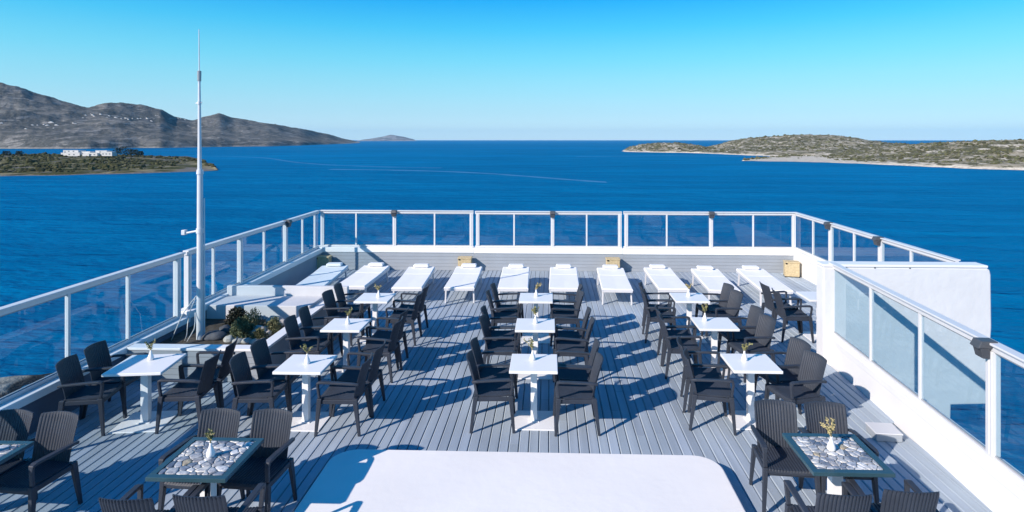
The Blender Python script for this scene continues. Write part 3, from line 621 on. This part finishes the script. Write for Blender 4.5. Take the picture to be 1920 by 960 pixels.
# ------------------------------------------------------------ chairs
def make_chair(label):
    root = empty('armchair'); tag(root, label, 'armchair')
    # seat: ribbed shell, front edge rolled down
    m = MB(); nxs, nys = 46, 7; vs = []; fs = []
    ys = [-.215, -.12, 0, .12, .20, .235, .245]; zs = [.437, .432, .432, .438, .443, .437, .415]
    for j in range(nys):
        for i in range(nxs+1):
            x = -.215+.43*i/nxs; rib = -.005 if (i % 3 == 0 and j < 6) else 0
            vs.append((x, ys[j], zs[j]+rib+.012*(abs(x)/.215)**3))
    nn_ = nxs+1
    for j in range(nys-1):
        for i in range(nxs): fs.append((j*nn_+i, j*nn_+i+1, (j+1)*nn_+i+1, (j+1)*nn_+i))
    o_ = len(vs); vs += [(x, y, z-.018) for x, y, z in vs]
    fs += [tuple(o_+i for i in f[::-1]) for f in fs]
    bd = [j*nn_ for j in range(nys-1)]
    for j in range(nys-1):
        fs.append((j*nn_, (j+1)*nn_, o_+(j+1)*nn_, o_+j*nn_)); fs.append((j*nn_+nxs, o_+j*nn_+nxs, o_+(j+1)*nn_+nxs, (j+1)*nn_+nxs))
    for i in range(nxs):
        fs.append((i, o_+i, o_+i+1, i+1)); b_ = (nys-1)*nn_; fs.append((b_+i, b_+i+1, o_+b_+i+1, o_+b_+i))
    m.add(vs, fs); m.build('seat', M['chair'], root)
    # backrest: tall ribbed shell, leaning and curved
    m = MB(); nz_ = 10; vs = []; fs = []; nb = 45
    for j in range(nz_+1):
        kz = j/nz_; z = .40+.468*kz; hw = .202+.010*kz
        if kz > .95: hw -= .007
        yb = -.205-.115*kz**1.3
        for i in range(nb+1):
            fx = -1+2*i/nb; x = fx*hw; rib = .0055 if (i % 3 == 0 and 0 < j < nz_) else 0
            vs.append((x, yb+.045*fx*fx-.02-rib, z-(.010*fx*fx if j == nz_ else 0)))
    nn_ = nb+1
    for j in range(nz_):
        for i in range(nb): fs.append((j*nn_+i, j*nn_+i+1, (j+1)*nn_+i+1, (j+1)*nn_+i))
    o_ = len(vs); vs += [(x, y-.016 if (i_ % nn_) % 3 else y-.004, z) for i_, (x, y, z) in enumerate(vs)]
    fs += [tuple(o_+i for i in f[::-1]) for f in fs]
    for j in range(nz_):
        fs.append((j*nn_, (j+1)*nn_, o_+(j+1)*nn_, o_+j*nn_)); fs.append((j*nn_+nb, o_+j*nn_+nb, o_+(j+1)*nn_+nb, (j+1)*nn_+nb))
    for i in range(nb):
        fs.append((i, o_+i, o_+i+1, i+1)); b_ = nz_*nn_; fs.append((b_+i, b_+i+1, o_+b_+i+1, o_+b_+i))
    m.add(vs, fs); m.build('backrest', M['chair'], root)
    # frame under the seat
    m = MB(); m.box(-.225, -.235, .385, .225, -.205, .43); m.box(-.225, .205, .375, .225, .228, .418)
    m.box(-.24, -.21, .38, -.215, .215, .43); m.box(.215, -.21, .38, .24, .215, .43)
    m.build('seat_frame', M['chair'], root, bevel=.005)
    for s in (-1, 1):
        x = s*.235
        MB().taper((x*1.10, .255, 0), .014, .016, (x, .215, .45), .022, .028).build('leg', M['chair'], root, bevel=.005)
        MB().taper((x*1.06, -.275, 0), .014, .016, (x*.96, -.215, .44), .021, .030).build('leg', M['chair'], root, bevel=.005)
        # arm: out of the back post, forward, bending down into the front leg
        m = MB(); pts = [(-.262, .615), (-.20, .628), (-.08, .636), (.10, .645), (.205, .648), (.232, .640), (.236, .60), (.218, .452)]
        th = [.030, .028, .026, .026, .028, .030, .028, .028]; wx = [.018, .021, .025, .027, .027, .026, .020, .019]
        vs = []; fs = []
        for i, (y, z) in enumerate(pts):
            a = pts[max(i-1, 0)]; b = pts[min(i+1, len(pts)-1)]; dy, dz = b[0]-a[0], b[1]-a[1]; L = math.hypot(dy, dz); ny_, nz2 = -dz/L, dy/L
            xx = x*1.04 if 1 <= i <= 6 else x; t_ = th[i]/2
            vs += [(xx-wx[i], y-ny_*t_, z-nz2*t_), (xx+wx[i], y-ny_*t_, z-nz2*t_), (xx+wx[i], y+ny_*t_, z+nz2*t_), (xx-wx[i], y+ny_*t_, z+nz2*t_)]
        for i in range(len(pts)-1):
            for k in range(4): fs.append((i*4+k, i*4+(k+1) % 4, (i+1)*4+(k+1) % 4, (i+1)*4+k))
        fs += [(3, 2, 1, 0), tuple((len(pts)-1)*4+k for k in range(4))]
        m.add(vs, fs); m.build('armrest', M['chair'], root, bevel=.006)
    return root
chair0 = make_chair('x'); used = [False]
def place_chair(x, y, face_deg, label, group):
    """face_deg: direction the sitter looks, from +X"""
    o = chair0 if not used[0] else copy_tree(chair0); used[0] = True
    o.location = (x+random.uniform(-.025, .025), y+random.uniform(-.02, .02), .001); o.rotation_euler = (0, 0, R(face_deg-90+random.uniform(-4, 4))); o['label'] = label; o['group'] = group

# ------------------------------------------------------------ vases and sprigs
def vase_mb():
    return MB().lathe([(0, 0), (.030, 0), (.037, .012), (.038, .03), (.030, .055), (.017, .085), (.011, .11), (.012, .125), (.009, .124), (.008, .10)], 16)
vase0 = None
def add_vase(x, y, z, where, seed, tall=1.0):
    global vase0
    if vase0 is None: vase0 = vase_mb().build('vase', M['ceramic'], smooth=True); o = vase0
    else: o = vase0.copy(); COL.objects.link(o)
    o.location = (x, y, z+.001); tag(o, 'small white bottle vase on the '+where, 'vase', 'vases on the tables')
    rnd = random.Random(seed); m = MB(); lf = MB()
    r = empty('sprig', (x, y, z+.10)); tag(r, 'dry olive sprig in the vase on the '+where, 'sprig', 'sprigs in the vases')
    for k in range(rnd.randint(4, 6)):
        a = rnd.uniform(0, 6.3); L = rnd.uniform(.09, .145)*tall; lean = rnd.uniform(.25, .85)
        pts = [Vector((0, 0, -.05)), Vector((math.cos(a)*.004, math.sin(a)*.004, .02))]
        for q in range(1, 5):
            s = q/4; pts.append(Vector((math.cos(a)*L*lean*s**1.4, math.sin(a)*L*lean*s**1.4, .02+L*s*(1-.25*s*lean))))
        m.tube(pts, [.003]*len(pts), 5)
        for q in range(26):
            s = rnd.uniform(.25, 1); i = min(int(s*4), 3)+1; p = pts[i].lerp(pts[min(i+1, 5)], (s*4) % 1) if i < 5 else pts[5]
            dv = Vector((rnd.uniform(-1, 1), rnd.uniform(-1, 1), rnd.uniform(-.3, 1))).normalized(); s2 = dv.orthogonal().normalized()*.006; l2 = rnd.uniform(.018, .036)
            lf.add([p, p+dv*l2*.5+s2, p+dv*l2, p+dv*l2*.5-s2], [(0, 1, 2, 3)])
    m.build('stem', M['twig'], r); lf.build('leaf_cluster', M['leaf'] if seed % 3 else M['bud'], r)

# ------------------------------------------------------------ white square tables
def make_table():
    r = empty('table')
    MB().box(-.30, -.30, .715, .30, .30, .75).build('tabletop', M['white'], r, bevel=.006)
    m = MB().box(-.04, -.04, .018, .04, .04, .70); m.box(-.16, -.16, .70, .16, .16, .714); m.build('column', M['white'], r, bevel=.004)
    m = MB(); m.box(-.26, -.26, 0, .26, .26, .014); m.box(-.07, -.07, .0145, .07, .07, .024); m.build('base', M['white'], r, bevel=.004)
    return r
table0 = make_table(); tused = [False]
tabs = [  # front edge mid direction, front edge height in view, name, chairs left/right, rotation, vase offset
    (555, 698.5, 'nearest white table of the left column', 1, 1, 0, (.02, -.02)),
    (636.5, 620, 'middle white table of the left column', 1, 1, 0, (.02, .0)),
    (694, 566, 'furthest white table of the left column', 1, 1, 0, (.06, .0)),
    (1000, 697, 'nearest white table of the centre column', 1, 1, 0, (-.02, .08)),
    (1003, 620, 'middle white table of the centre column', 1, 1, 0, (0, .05)),
    (1004.5, 566, 'furthest white table of the centre column', 1, 1, 0, (0, .05)),
    (1423, 696.5, 'nearest white table of the right column', 1, 1, 0, (-.06, .05)),
    (1350, 617.5, 'middle white table of the right column', 1, 1, 0, (-.12, .1)),
    (1300, 565.5, 'furthest white table of the right column', 1, 1, 0, (0, .05)),
    (1551, 563, 'white table in the far right corner', 1, 0, 0, None),
    (243, 701, 'white table beside the left parapet', 1, 1, 7, (-.02, .12)),
]
random.seed(11)
for i, (u, v, nm, cl, cr, rot, vo) in enumerate(tabs):
    p = P(u, v, .75); x, y = p.x, p.y+.31
    if i == 10: x -= .03; y += .03
    o = table0 if not tused[0] else copy_tree(table0); tused[0] = True
    o.location = (x, y, .001); o.rotation_euler = (0, 0, R(rot)); tag(o, 'square '+nm, 'table', 'white square tables')
    if i == 10: o.scale = (1.15, 1.1, 1)
    g = 'chairs at the white tables'
    c_, s_ = math.cos(R(rot)), math.sin(R(rot))
    def pc(dx, dy, f, lab): place_chair(x+dx*c_-dy*s_, y+dx*s_+dy*c_, f+rot, lab, g)
    ex = .05 if i == 10 else 0
    offL = -.50 if i in (6, 7, 8) else -.53
    rr = -8 if i in (6, 7, 8) else 0     # the chairs of the right column are turned a little
    if cl:
        pc(offL-ex, -.10, 0+rr, 'charcoal armchair, left side, nearer the camera, at the '+nm)
        pc(offL-ex, .42, 0+rr, 'charcoal armchair, left side, nearer the sea, at the '+nm)
    if cr:
        pc(.53+ex, -.10, 180-rr*1.5, 'charcoal armchair, right side, nearer the camera, at the '+nm)
        pc(.53+ex, .42, 180-rr*1.5, 'charcoal armchair, right side, nearer the sea, at the '+nm)
    if vo: add_vase(x+vo[0], y+vo[1], .75, nm, i+1, 1.25 if i in (3, 7) else 1.0)

# ------------------------------------------------------------ pebble-topped tables
def clip(poly, px, py, nx_, ny_):
    out = []
    for i in range(len(poly)):
        a = poly[i]; b = poly[(i+1) % len(poly)]
        da = (a[0]-px)*nx_+(a[1]-py)*ny_; db = (b[0]-px)*nx_+(b[1]-py)*ny_
        if da <= 0: out.append(a)
        if (da < 0) != (db < 0) and da != db: k = da/(da-db); out.append((a[0]+(b[0]-a[0])*k, a[1]+(b[1]-a[1])*k))
    return out
def make_stone_table(seed, label, loc):
    rnd = random.Random(seed); r = empty('pebble_table', loc); tag(r, label, 'table', 'pebble topped tables')
    S, I = .345, .288
    m = MB()
    for (x0, y0, x1, y1) in ((-S, -S, S, -I), (-S, I, S, S), (-S, -I+.0, -I, I), (I, -I, S, I)): m.box(x0, y0, .715, x1, y1, .75)
    m.build('frame', M['teal'], r, bevel=.003)
    MB().box(-I+.001, -I+.001, .716, I-.001, I-.001, .741).build('bed', M['grout'], r)
    seeds = []
    while len(seeds) < 74:
        q = (rnd.uniform(-I, I), rnd.uniform(-I, I))
        mn = .028 if rnd.random() < .45 else .064
        if all((q[0]-a)**2+((q[1]-b)*1.35)**2 > mn**2 for a, b in seeds): seeds.append(q)
    m = MB(); J = I-.003
    cols = [(.60, .61, .62), (.66, .66, .65), (.50, .51, .52), (.40, .42, .45), (.27, .30, .34), (.15, .18, .23), (.56, .55, .52), (.20, .23, .28), (.34, .34, .35), (.46, .47, .48)]
    for a in seeds:
        poly = [(-J, -J), (J, -J), (J, J), (-J, J)]
        for b in seeds:
            if b == a: continue
            dx, dy = b[0]-a[0], (b[1]-a[1]); L = math.hypot(dx, dy)
            if L > .25: continue
            poly = clip(poly, (a[0]+b[0])/2, (a[1]+b[1])/2, dx/L, dy/L)
            if len(poly) < 3: break
        if len(poly) < 3: continue
        cx_ = sum(p[0] for p in poly)/len(poly); cy_ = sum(p[1] for p in poly)/len(poly)
        for _ in range(3):
            q = []
            for i in range(len(poly)):
                p0, p1 = poly[i], poly[(i+1) % len(poly)]; q += [(p0[0]*.78+p1[0]*.22, p0[1]*.78+p1[1]*.22), (p0[0]*.22+p1[0]*.78, p0[1]*.22+p1[1]*.78)]
            poly = q
        n_ = len(poly); vs = []
        for (k, z) in ((.955, .7405), (.93, .7455), (.8, .7485), (.45, .7495)):
            vs += [(cx_+(px_-cx_)*k, cy_+(py_-cy_)*k, z) for px_, py_ in poly]
        fs = [tuple(3*n_+i for i in range(n_))]
        for l_ in range(3): fs += [(l_*n_+i, l_*n_+(i+1) % n_, (l_+1)*n_+(i+1) % n_, (l_+1)*n_+i) for i in range(n_)]
        c = (.45, .38, .26) if rnd.random() < .02 else rnd.choice(cols); g = rnd.uniform(.85, 1.1)
        m.add(vs, fs, tuple(k*g for k in c))
    m.build('pebble_inlay', M['pebble'], r, smooth=True)
    m = MB().box(-.05, -.05, .02, .05, .05, .70); m.box(-.2, -.2, .70, .2, .2, .714); m.build('column', M['white'], r, bevel=.004)
    m = MB(); m.box(-.25, -.25, 0, .25, .25, .015); m.box(-.08, -.08, .0155, .08, .08, .025); m.build('base', M['white'], r, bevel=.004)
    return r
pa = P(347, 897, .75); pb = P(1602, 887, .75)
s1 = (pa.x, pa.y+.345); s2 = (pb.x, pb.y+.345); q3 = P(65, 827, .75); s3 = (q3.x-.345, q3.y-.345)
make_stone_table(5, 'pebble topped teal table at the lower left, beside the platform', (*s1, .001))
make_stone_table(8, 'pebble topped teal table at the lower right, near the long white parapet', (*s2, .001))
make_stone_table(12, 'pebble topped teal table cut off by the left edge of the photo', (*s3, .001))
add_vase(s1[0]+.02, s1[1]+.0, .75, 'lower left pebble table', 31, .75)
add_vase(s2[0]-.02, s2[1]+.03, .75, 'lower right pebble table', 33, 1.35)
add_vase(s3[0]-.02, s3[1]+.02, .75, 'pebble table at the left edge', 36, .6)
g = 'chairs at the pebble tables'
def topx(u, v, z=.875): return P(u, v, z)
a = topx(411, 768); b = topx(507, 768); c = topx(232, 930); d = topx(374, 925)
place_chair(a.x, a.y-.29, 270, 'charcoal armchair facing us behind the lower left pebble table, left one', g)
place_chair(b.x, b.y-.29, 268, 'charcoal armchair facing us behind the lower left pebble table, right one', g)
place_chair(c.x, c.y+.29, 90, 'charcoal armchair with its back to us, left one before the lower left pebble table', g)
place_chair(d.x, d.y+.29, 92, 'charcoal armchair with its back to us, right one before the lower left pebble table', g)
a = topx(1452, 757); b = topx(1551, 757); c = topx(1582, 918); d = topx(1710, 917)
place_chair(a.x+.03, a.y-.22, 266, 'charcoal armchair facing us behind the lower right pebble table, left one', g)
place_chair(b.x, b.y-.26, 270, 'charcoal armchair facing us behind the lower right pebble table, right one', g)
place_chair(c.x, c.y+.29, 90, 'charcoal armchair with its back to us, left one before the lower right pebble table', g)
place_chair(d.x, d.y+.29, 86, 'charcoal armchair with its back to us, right one before the lower right pebble table', g)
a = topx(20, 771); b = topx(112, 772)
place_chair(a.x, a.y-.29, 270, 'charcoal armchair facing us at the very left edge, behind the cut off pebble table', g)
place_chair(b.x+.02, b.y-.30, 262, 'charcoal armchair facing us, right of its pair behind the cut off pebble table', g)

# ------------------------------------------------------------ loungers along the seaward parapet
def make_lounger():
    r = empty('sun_lounger')
    m = MB(); m.box(-.33, -1.0, .29, -.30, 1.0, .35); m.box(.30, -1.0, .29, .33, 1.0, .35); m.box(-.3, -1.0, .29, .3, -.97, .35); m.box(-.3, .97, .29, .3, 1.0, .35)
    m.build('frame', M['alu'], r, bevel=.005)
    m = MB(); vs = []; fs = []
    ys = [-1.005, -.99, -.6, -.1, .29, .298, .306, .99, 1.005]; zs = [.345, .372, .374, .372, .376, .360, .378, .404, .375]
    for y, z in zip(ys, zs):
        for x, dz in ((-.335, -.02), (-.32, 0), (0, -.006), (.32, 0), (.335, -.02)): vs.append((x, y, z+dz))
    for j in range(len(ys)-1):
        for i in range(4): fs.append((j*5+i, j*5+i+1, j*5+i+6, j*5+i+5))
    k = len(vs); vs += [(x, y, .352) for x, y, z in vs]
    fs += [tuple(k+i for i in f[::-1]) for f in fs]
    for i in range(4): fs += [(i, k+i, k+i+1, i+1), (8*5+i, 8*5+i+1, k+8*5+i+1, k+8*5+i)]
    for j in range(8): fs += [(j*5, j*5+5, k+j*5+5, k+j*5), (j*5+4, k+j*5+4, k+j*5+9, j*5+9)]
    m.add(vs, fs); m.build('mattress', M['fabric'], r)
    MB().box(-.19, .84, .405, .19, 1.06, .475).build('pillow', M['fabric'], r, bevel=.03)
    for sx2 in (-1, 1):
        for yy in (-.86, .84):
            MB().taper((sx2*.315, yy*1.04, 0), .014, .025, (sx2*.305, yy, .29), .017, .035).build('leg', M['alu'], r, bevel=.003)
    return r
l0 = make_lounger(); lused = False
lou = [(637, 592, 539), (722, 667, 551), (808, 785, 551), (900.5, 885, 554), (991, 990, 552), (1083, 1087.5, 550), (1172, 1189, 550), (1260, 1300, 548), (1350, 1392, 546), (1436, 1492, 548)]
names = ['leftmost, half in the parapet shadow by the shaded wicker box', 'second from the left, crossed by the railing shadow', 'third from the left', 'fourth from the left, just before the second wicker box', 'fifth from the left', 'sixth from the left, behind the centre column of tables', 'seventh from the left, before the third wicker box', 'eighth from the left, behind the furthest right column table', 'second from the right end of the row', 'rightmost of the row, nearest the far right parapet']
for (uh, uf, vf), nm in zip(lou, names):
    o = l0 if not lused else copy_tree(l0); lused = True
    hpt = P(uh, 507, .38); fpt = P(uf, 550, .36)
    xr_ = (hpt.x+fpt.x)/2; ang = math.atan2(-(hpt.x-fpt.x), 2.0)*.6
    o.location = (xr_-.33, 14.0+random.uniform(-.05, .05), .001); o.rotation_euler = (0, 0, ang)
    tag(o, 'white sun lounger, '+nm, 'sun lounger', 'sun loungers in a row along the seaward parapet')

# tan wicker boxes at the foot of the seaward parapet
wd_ = [(607, 503, 'olive wicker box in the shaded left corner of the terrace', 0), (872, 502, 'tan wicker box by the seaward parapet, behind the fourth lounger', 0), (1149, 503, 'tan wicker box by the seaward parapet, behind the seventh lounger', 0), (1484, 511, 'tan wicker box in the sunlit far right corner', -12)]
wb = None
for (u, v, lab, rot) in wd_:
    x = x_on_y(u, 16.2)
    if wb is None:
        wb = empty('wicker_box')
        MB().box(-.18, -.12, .02, .18, .12, .37).build('body', M['wicker'], wb, bevel=.012)
        MB().box(-.19, -.13, .371, .19, .13, .405).build('lid', M['wicker'], wb, bevel=.008)
        for fx, fy in ((-.17, -.11), (.17, -.11), (-.17, .11), (.17, .11)): MB().box(fx-.015, fy-.015, 0, fx+.015, fy+.015, .02).build('foot', M['black'], wb)
        MB().box(-.165, -.139, .345, -.12, -.1305, .375).build('latch', M['black'], wb)
        o = wb
    else: o = copy_tree(wb)
    o.location = (x, 16.2 if rot == 0 else 15.95, .001); o.rotation_euler = (0, 0, R(rot)); tag(o, lab, 'wicker box', 'wicker boxes along the parapets')
o.location.x -= .1

# ------------------------------------------------------------ planter, steps, mast on the left
PX1, PY0, PY1 = -4.22, 8.72, 11.5
pl = empty('planter', (-5.3, 8.8, 0)); tag(pl, 'raised white planter with grey boarded front beside the left parapet', 'planter')
ox, oy = 5.3, -8.8
m = MB(); m.box(XL+.004+ox, PY0+oy, 0, PX1+ox, PY0+.14+oy, .46); m.box(PX1-.14+ox, PY0+.142+oy, 0, PX1+ox, PY1+oy, .46)
m.build('wall', M['siding'], pl)
m = MB()
for k in range(5): m.box(XL+.006+ox, PY0+oy-.016, .008+k*.09, PX1-.002+ox, PY0+oy-.002, .093+k*.09)
m.build('cladding', M['siding'], pl, bevel=.004)
m = MB(); m.box(XL+.002+ox, PY0-.03+oy, .462, PX1+.02+ox, PY0+.16+oy, .50); m.box(PX1-.16+ox, PY0+.162+oy, .462, PX1+.02+ox, PY1+oy, .50)
m.build('rim', M['white'], pl, bevel=.006)
MB().box(XL+.003+ox, PY0+.141+oy, .01, PX1-.141+ox, 10.80+oy, .30).build('soil', M['soil'], pl)
st = empty('masonry_bench', (-5.3, 11.2, 0)); tag(st, 'white stepped masonry bench behind the planter, half in shadow', 'bench')
MB().box(XL+.005+ox, 10.802-11.2, .0, PX1-.165+ox, 11.50-11.2, .55).build('seat', M['bench'], st, bevel=.012)
MB().box(XL+.005+ox, 11.503-11.2, .0, PX1+.30+ox, 11.60-11.2, .735).build('back_wall', M['bench'], st, bevel=.012)

# mast
mt = at_t(375, HZ, 9.9); mx_, my_ = mt.x, mt.y
zz = lambda v: CAM_Z-(v-HZ)/F_PX*9.9
ms = empty('mast', (mx_, my_, .3)); tag(ms, 'tall pale grey flag mast with thin antenna tip rising from the planter', 'mast')
b0 = .3
MB().tube([(0, 0, 0), (0, 0, zz(322)-b0)], [.056, .043], 16).build('lower_tube', M['mast'], ms, smooth=False)
MB().tube([(-.005, 0, zz(322)-b0-.01), (-.012, 0, zz(150)-b0)], [.034, .019], 14).build('upper_tube', M['mast'], ms)
MB().tube([(0, 0, zz(323)-b0-.03), (0, 0, zz(318)-b0)], [.056, .05], 16).build('collar', M['mast'], ms)
MB().tube([(-.012, 0, zz(152)-b0), (-.012, 0, zz(133)-b0)], [.030, .032], 14).build('antenna_base', M['lens'], ms)
MB().tube([(-.012, 0, zz(134)-b0), (-.018, 0, zz(55)-b0)], [.010, .006], 8).build('antenna_tip', M['mast'], ms)
m = MB().tube([(-.07, 0, zz(194)-b0), (.03, 0, zz(192)-b0)], [.012, .012], 8); m.tube([(-.012, 0, zz(196)-b0), (-.012, 0, zz(190)-b0)], [.03, .03], 12); m.build('bracket', M['mast'], ms)
m = MB().tube([(0, 0, zz(432)-b0), (-.24, -.02, zz(437)-b0)], [.016, .016], 8); m.tube([(0, 0, zz(437)-b0), (0, 0, zz(428)-b0)], [.06, .06], 16)
arm = m.build('side_arm', M['mast'], ms); MB().box(-.29, -.05, zz(440)-b0, -.23, .03, zz(431)-b0).build('camera_head', M['mast'], arm, bevel=.006)
MB().tube([(.064, .02, 0), (.060, .02, zz(372)-b0)], [.012, .010], 8).build('side_pipe', M['mast'], ms)
for k, (pts, lab) in enumerate((([(mx_-.04, my_-.04, 1.02), (mx_-.15, my_+.0, .9), (mx_-.30, my_+.0, .70), (mx_-.36, my_-.05, .5), (mx_-.42, my_-.1, .305)], 'white cable sagging from the mast down to the planter, outer one'), ([(mx_-.05, my_-.05, .98), (mx_-.12, my_-.08, .78), (mx_-.17, my_-.06, .6), (mx_-.16, my_-.1, .4), (mx_-.18, my_-.12, .305)], 'white cable hanging close beside the mast, middle one'), ([(mx_-.05, my_-.05, .75), (mx_-.02, my_-.1, .62), (mx_-.03, my_-.11, .5), (mx_-.08, my_-.12, .4), (mx_-.12, my_-.16, .305)], 'thin white cable loop at the foot of the mast'))):
    o = MB().tube(pts, .008, 6).build('cable', M['cable'], smooth=True); tag(o, lab, 'cable', 'cables at the mast')

def rock(x, y, z, r, m_, label, seed, group='rocks in the planter'):
    rnd = random.Random(seed); bm = bmesh.new(); bmesh.ops.create_icosphere(bm, subdivisions=3, radius=1)
    sx2, sy2, sz2 = r*rnd.uniform(.85, 1.3), r*rnd.uniform(.8, 1.1), r*rnd.uniform(.55, .8)
    for v in bm.verts:
        k = 1+.22*noise.fractal(v.co*1.3+Vector((seed, 0, 0)), 1, 2, 4); v.co = Vector((v.co.x*sx2*k, v.co.y*sy2*k, v.co.z*sz2*k))
    me = bpy.data.meshes.new('rock'); bm.to_mesh(me); bm.free(); me.materials.append(m_)
    for p in me.polygons: p.use_smooth = True
    o = bpy.data.objects.new('rock', me); COL.objects.link(o); o.location = (x, y, z+sz2*.6); o.rotation_euler = (0, 0, rnd.uniform(0, 3)); tag(o, label, 'rock', group)
rp = lambda u, v: P(u, v, .32)
for i, (u, v, r, mm_, lab) in enumerate([(402, 632, .15, 'darkrock', 'round dark stone at the left end of the planter, beside the mast'), (485, 626, .16, 'rock', 'upright grey rock right of the big planter shrub'), (499, 626, .10, 'rock', 'pale blue grey rock behind the right rim of the planter'), (515, 606, .13, 'rock', 'pale rock at the back corner of the planter, left of two'), (527, 606, .10, 'rock', 'small rounded rock at the back corner of the planter, right of two'), (430, 637, .09, 'rock', None), (446, 640, .08, 'rock', None), (462, 640, .09, 'rock', None), (478, 640, .07, 'rock', None), (422, 620, .10, 'darkrock', None), (474, 610, .10, 'darkrock', None), (492, 640, .07, 'rock', None), (456, 624, .07, 'rock', None), (505, 616, .08, 'rock', None)]):
    p = rp(u, v); rock(p.x, min(p.y, 10.6), .29, r, M[mm_], lab or 'small rock lying among the planting in the white planter', i+2)
def shrub(name, x, y, z, rx, rz_, n_, m_, label, ls=.022, up=.5):
    r = empty(name, (x, y, z)); tag(r, label, 'shrub'); st_ = MB(); lf = MB(); rnd = random.Random(int(x*1000) % 997)
    for k in range(16):
        a = rnd.uniform(0, 6.3); L = rnd.uniform(.6, 1); e_ = Vector((math.cos(a)*rx*L*.8, math.sin(a)*rx*L*.8, rz_*rnd.uniform(.6, 1)))
        st_.tube([(0, 0, -.02), e_*.5+Vector((0, 0, rz_*.1)), e_], [.008, .005, .002], 5)
    for k in range(n_):
        a = rnd.uniform(0, 6.3); ph = rnd.random()**.6; el = rnd.uniform(-.1, 1.45)
        wob = 1+.28*noise.noise(Vector((math.cos(a)*2+x, math.sin(a)*2, el*2)))
        p = Vector((math.cos(a)*math.cos(el)*rx*ph*wob, math.sin(a)*math.cos(el)*rx*ph*wob, max(.0, math.sin(el)*rz_*ph*wob+.03)))
        dv = (Vector((rnd.uniform(-1, 1), rnd.uniform(-1, 1), rnd.uniform(-.4, 1)))+p.normalized()*up).normalized(); s2 = dv.cross(Vector((rnd.uniform(-1, 1), rnd.uniform(-1, 1), rnd.uniform(-1, 1)))).normalized()*ls*.3; L = ls*rnd.uniform(.7, 1.5)
        lf.add([p, p+dv*L*.5+s2, p+dv*L, p+dv*L*.5-s2], [(0, 1, 2, 3)])
    st_.build('stem', M['twig'], r); lf.build('foliage', M[m_], r)
p = rp(455, 630); shrub('shrub', p.x, p.y, .3, .21, .29, 5200, 'shrub', 'grey green rounded shrub in the middle of the planter', .030)
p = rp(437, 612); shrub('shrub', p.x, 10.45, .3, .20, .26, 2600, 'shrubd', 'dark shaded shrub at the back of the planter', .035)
p = rp(513, 622); shrub('shrub', p.x, p.y, .3, .15, .22, 1800, 'shrub', 'small green shrub by the right rim of the planter', .025)
p = rp(486, 636); shrub('shrub', p.x, p.y, .3, .12, .15, 900, 'shrub', 'low tuft of green in front of the grey planter rock', .03, 1.5)
p = rp(476, 614); shrub('shrub', p.x, p.y, .3, .16, .30, 700, 'shrub', 'wispy upright plant behind the big planter shrub', .03, 2)

# agave-like pot plant tuft behind the outer table is the sprig; small grey floor box by the near right parapet
p = P(1672, 830, 0)
fb = empty('floor_box', (p.x, p.y+.14, .001), R(-4)); tag(fb, 'small pale grey box on the deck beside the near right parapet', 'box')
MB().box(-.16, -.13, 0, .14, .15, .085).build('body', M['siding'], fb, bevel=.01)
MB().box(-.165, -.135, .0865, .145, .155, .10).build('lid', M['bench'], fb, bevel=.004)

# ------------------------------------------------------------ air: far things fade a little towards blue
hm = bpy.data.materials.new('air_haze'); hm.use_nodes = True; n_ = hm.node_tree.nodes; n_.remove(n_['Principled BSDF'])
pv = n_.new('ShaderNodeVolumePrincipled'); pv.inputs['Density'].default_value = 2.2e-5; pv.inputs['Color'].default_value = (.35, .68, 1, 1); pv.inputs['Anisotropy'].default_value = 0
hm.node_tree.links.new(pv.outputs[0], n_['Material Output'].inputs['Volume'])
o = MB().box(-32000, -32000, SEA-6, 32000, 32000, 520).build('haze', hm); tag(o, 'thin blue sea haze filling the bay', 'haze', kind='stuff')
